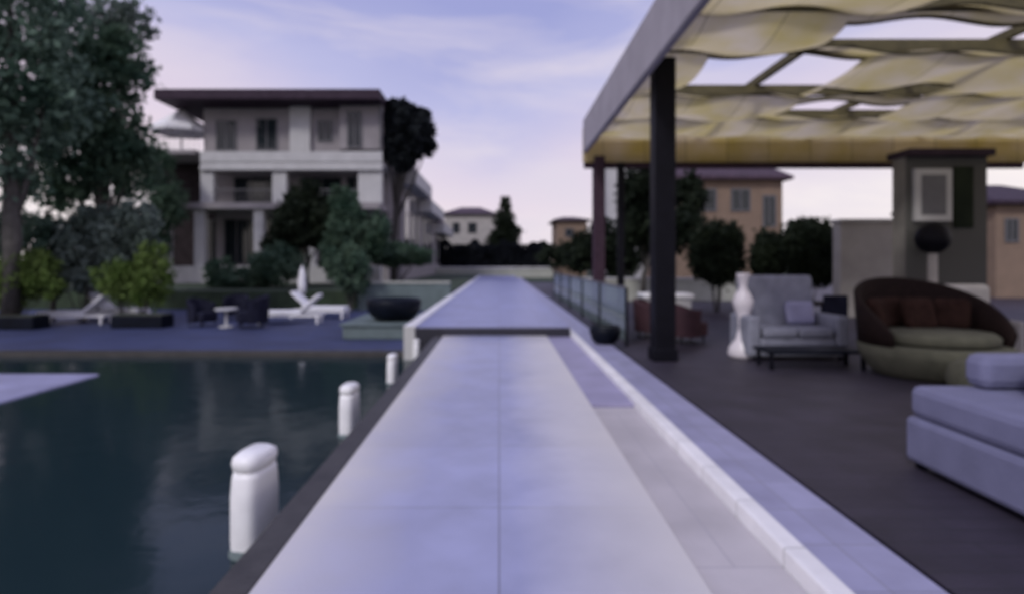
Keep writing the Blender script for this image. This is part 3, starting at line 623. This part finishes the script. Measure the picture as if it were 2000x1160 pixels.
MB().box(-.24, .24, -.07, .07, 0, .40, b=.06, mtx=Matrix.Translation((x + .32, y + .14, z + .53)) @ Matrix.Rotation(R(-14), 4, 'X')).build('cushion', 'strip', lv)
# low black table before it
t = thing('low_table', (4.72, 8.95, -.10), 'low black table in front of the grey love seat', 'table')
x, y, z = t.location; B(x - .75, x + .75, y - .28, y + .28, z + .24, z + .29, b=.012).build('tabletop', 'blackstone', t)
for sx in (-1, 1):
    for sy in (-1, 1): B(x + sx * .68 - .025, x + sx * .68 + .025, y + sy * .22 - .025, y + sy * .22 + .025, z, z + .24).build('leg', 'black', t)
vx, vy, vz = 4.10, 9.9, -.10
t = thing('white_vase', (vx, vy, vz), 'tall white ceramic vase with a narrow waist, left of the love seat', 'vase')
MB().lathe([(.22, 0), (.25, .05), (.22, .18), (.12, .30), (.075, .50), (.085, .66), (.15, .84), (.17, .94), (.12, 1.06), (.06, 1.16), (.07, 1.24), (.10, 1.36), (.11, 1.40), (.09, 1.40), (.07, 1.3)], (vx, vy, vz), 28).build('vase_body', 'ceramic', t, True)
# dark red armchairs left of the vase
RD = 'dark red armchairs beside the thick black post'
a1 = tub_chair((3.75, 11.8, -.10), R(100), 'dark red armchair nearest the white vase', RD, 'redwood')
dup(a1, (3.30, 12.6, -.10), 'dark red armchair nearest the thick black post', R(60))
t = thing('pale_chest', (3.9, 14.2, -.1), 'pale stone bench behind the dark red armchairs', 'bench')
B(3.45, 4.55, 13.9, 14.5, -.1, .62, b=.04).build('bench_block', 'pale', t); B(3.4, 4.6, 13.85, 14.55, .622, .74, b=.04).build('seat_pad', 'whitefab', t)
# hooded wicker daybed
dx, dy, dz = 6.1, 8.3, -.10
t = thing('wicker_daybed', (dx, dy, dz), 'big round dark brown wicker daybed curved back and brown cushions, on an olive base', 'daybed')
MB().lathe([(.66, .0), (.76, .08), (.90, .30), (.92, .44), (.80, .46)], (dx, dy, dz), 36).build('base', 'olive', t, True)
MB().lathe([(.70, .465), (.76, .50), (.76, .58), (.70, .63), (.2, .65)], (dx, dy, dz), 36).build('mattress', 'olive', t, True)
rg = []
for k in range(41):
    ph = R(-25 + 230 * k / 40); hh = .46 + .18 + .72 * max(0, math.sin(R(180 * k / 40))) ** .8
    c_, s_ = math.cos(ph), math.sin(ph)
    rg.append([(dx + .80 * c_, dy + .80 * s_, dz + .40), (dx + .90 * c_, dy + .90 * s_, dz + .40), (dx + .95 * c_, dy + .95 * s_, dz + hh - .03), (dx + .92 * c_, dy + .92 * s_, dz + hh), (dx + .86 * c_, dy + .86 * s_, dz + hh - .02)])
MB().rings(rg).build('backrest', 'wicker', t, True)
for k, (cx, cy, an) in enumerate(((-.48, .30, 40), (-.16, .50, 12), (.18, .50, -12), (.48, .28, -42), (.02, .22, 4))):
    MB().box(-.23, .23, -.09, .09, 0, .46, b=.08, mtx=Matrix.Translation((dx + cx, dy + cy, dz + .62)) @ Matrix.Rotation(R(an), 4, 'Z') @ Matrix.Rotation(R(-18), 4, 'X')).build('cushion', 'browncush', t)
# olive round pouf in front
t = thing('round_pouf', (5.75, 6.95, -.1), 'dull olive round pouf in front of the wicker daybed', 'pouf')
MB().lathe([(.30, 0), (.37, .06), (.39, .22), (.36, .36), (.28, .41), (.1, .42)], (5.75, 6.95, -.1), 28).build('pouf_body', 'olive', t, True)
# dining set behind
t = thing('dining_table', (6.3, 12.4, -.1), 'dark dining table in the shade behind the daybed', 'table')
x, y, z = t.location; B(x - .8, x + .8, y - .45, y + .45, z + .70, z + .75, b=.015).build('tabletop', 'wicker', t)
for sx in (-1, 1):
    for sy in (-1, 1): B(x + sx * .72 - .03, x + sx * .72 + .03, y + sy * .37 - .03, y + sy * .37 + .03, z, z + .70).build('leg', 'black', t)
DG = 'dark dining chairs around the table in the shade'
def dining_chair(loc, rz, label):
    t = thing('dining_chair', (0, 0, 0), label, 'chair', DG)
    B(-.23, .23, -.23, .23, .42, .48, b=.025).build('seat', 'darkfab', t); B(-.23, .23, .19, .235, .50, .95, b=.02).build('backrest', 'darkfab', t)
    for sx in (-.2, .2):
        B(sx - .018, sx + .018, -.2 - .018, -.2 + .018, 0, .42).build('leg', 'black', t); B(sx - .018, sx + .018, .19, .226, 0, .499).build('leg', 'black', t)
    t.location = loc; t.rotation_euler = (0, 0, rz); return t
dc = dining_chair((5.75, 11.7, -.1), R(180), 'dark dining chair at the near left of the shaded table')
dup(dc, (6.55, 11.65, -.1), 'dark dining chair at the near right of the shaded table', R(175)); dup(dc, (5.8, 13.15, -.1), 'dark dining chair at the far left of the shaded table', R(0)); dup(dc, (6.6, 13.15, -.1), 'dark dining chair at the far right of the shaded table', R(4))
# grey garden wall and the tall column on the right
t = thing('grey_wall', (X(1710, 17), 17.0, -.1), 'grey rendered garden wall under the sky gap on the right', 'wall')
B(X(1642, 17), X(1785, 17), 17, 17.4, -.1, Z(436, 17)).build('wall_face', 'greywall', t); B(X(1639, 17), X(1785, 17), 16.95, 17.45, Z(436, 17), Z(428, 17), b=.02).build('cap', 'greywall', t)
t = thing('stone_pavilion', (X(1850, 13), 13.4, -.1), 'grey stone side pavilion with a framed panel right of the sky gap', 'building')
B(X(1775, 13.2), X(1935, 13.2), 13.3, 13.75, -.1, Z(305, 13.2)).build('wall', 'pavstone', t)
B(X(1772, 13.2), X(1938, 13.2), 13.1, 13.9, Z(305, 13.2), Z(292, 13.2)).build('roof', 'fascia', t)
f = MB(); f.box(X(1788, 13.2), X(1860, 13.2), 13.2, 13.298, Z(432, 13.2), Z(330, 13.2)); f = f.build('window', 'pale', t); B(X(1800, 13.2), X(1848, 13.2), 13.19, 13.198, Z(420, 13.2), Z(342, 13.2)).build('pane', 'frame', f)
mb = MB(); mb.box(X(1868, 13.2), X(1905, 13.2), 13.25, 13.298, Z(445, 13.2), Z(325, 13.2)); mb.build('shutter', 'leaf_dark', t)
t = thing('fire_globe', (X(1815, 12.9), 12.8, -.1), 'round black globe on a grey stand before the stone pavilion', 'lantern')
x, y, z = t.location; zc = Z(466, 12.8); r_ = .34
MB().lathe([(max(.02, r_ * math.sin(R(a))), -r_ * math.cos(R(a))) for a in range(0, 181, 15)], (x, y, zc), 24).build('globe', 'black', t, True)
MB().lathe([(.3, 0), (.3, .05), (.10, .12), (.09, zc - z - r_ + .02)], (x, y, z)).build('stand', 'greywall', t)
t = thing('pale_armchair', (X(1905, 9.6), 9.6, -.1), 'pale cushioned armchair behind the right side of the daybed', 'armchair')
x, y, z = t.location
B(x - .4, x + .4, y - .35, y + .3, z + .1, z + .44, b=.05).build('seat', 'greywall', t); B(x - .38, x + .38, y + .12, y + .34, z + .445, z + 1.22, b=.08).build('backrest', 'greywall', t)
for k in (-1, 1): B(x + k * .46 - .055, x + k * .46 + .055, y - .35, y + .34, z + .1, z + .66, b=.04).build('armrest', 'greywall', t)
for sx in (-1, 1):
    for sy in (-1, 1): B(x + sx * .38 - .02, x + sx * .38 + .02, y + sy * .28 - .02, y + sy * .28 + .02, z, z + .1).build('leg', 'black', t)
t = house('dark_house', 'dark roofed house at the right picture edge', 1945, 2120, 26, 400, 345, 6, 'pinkwall', 'fascia', base=-.1, wins=((1965, 430, 1985, 470),))
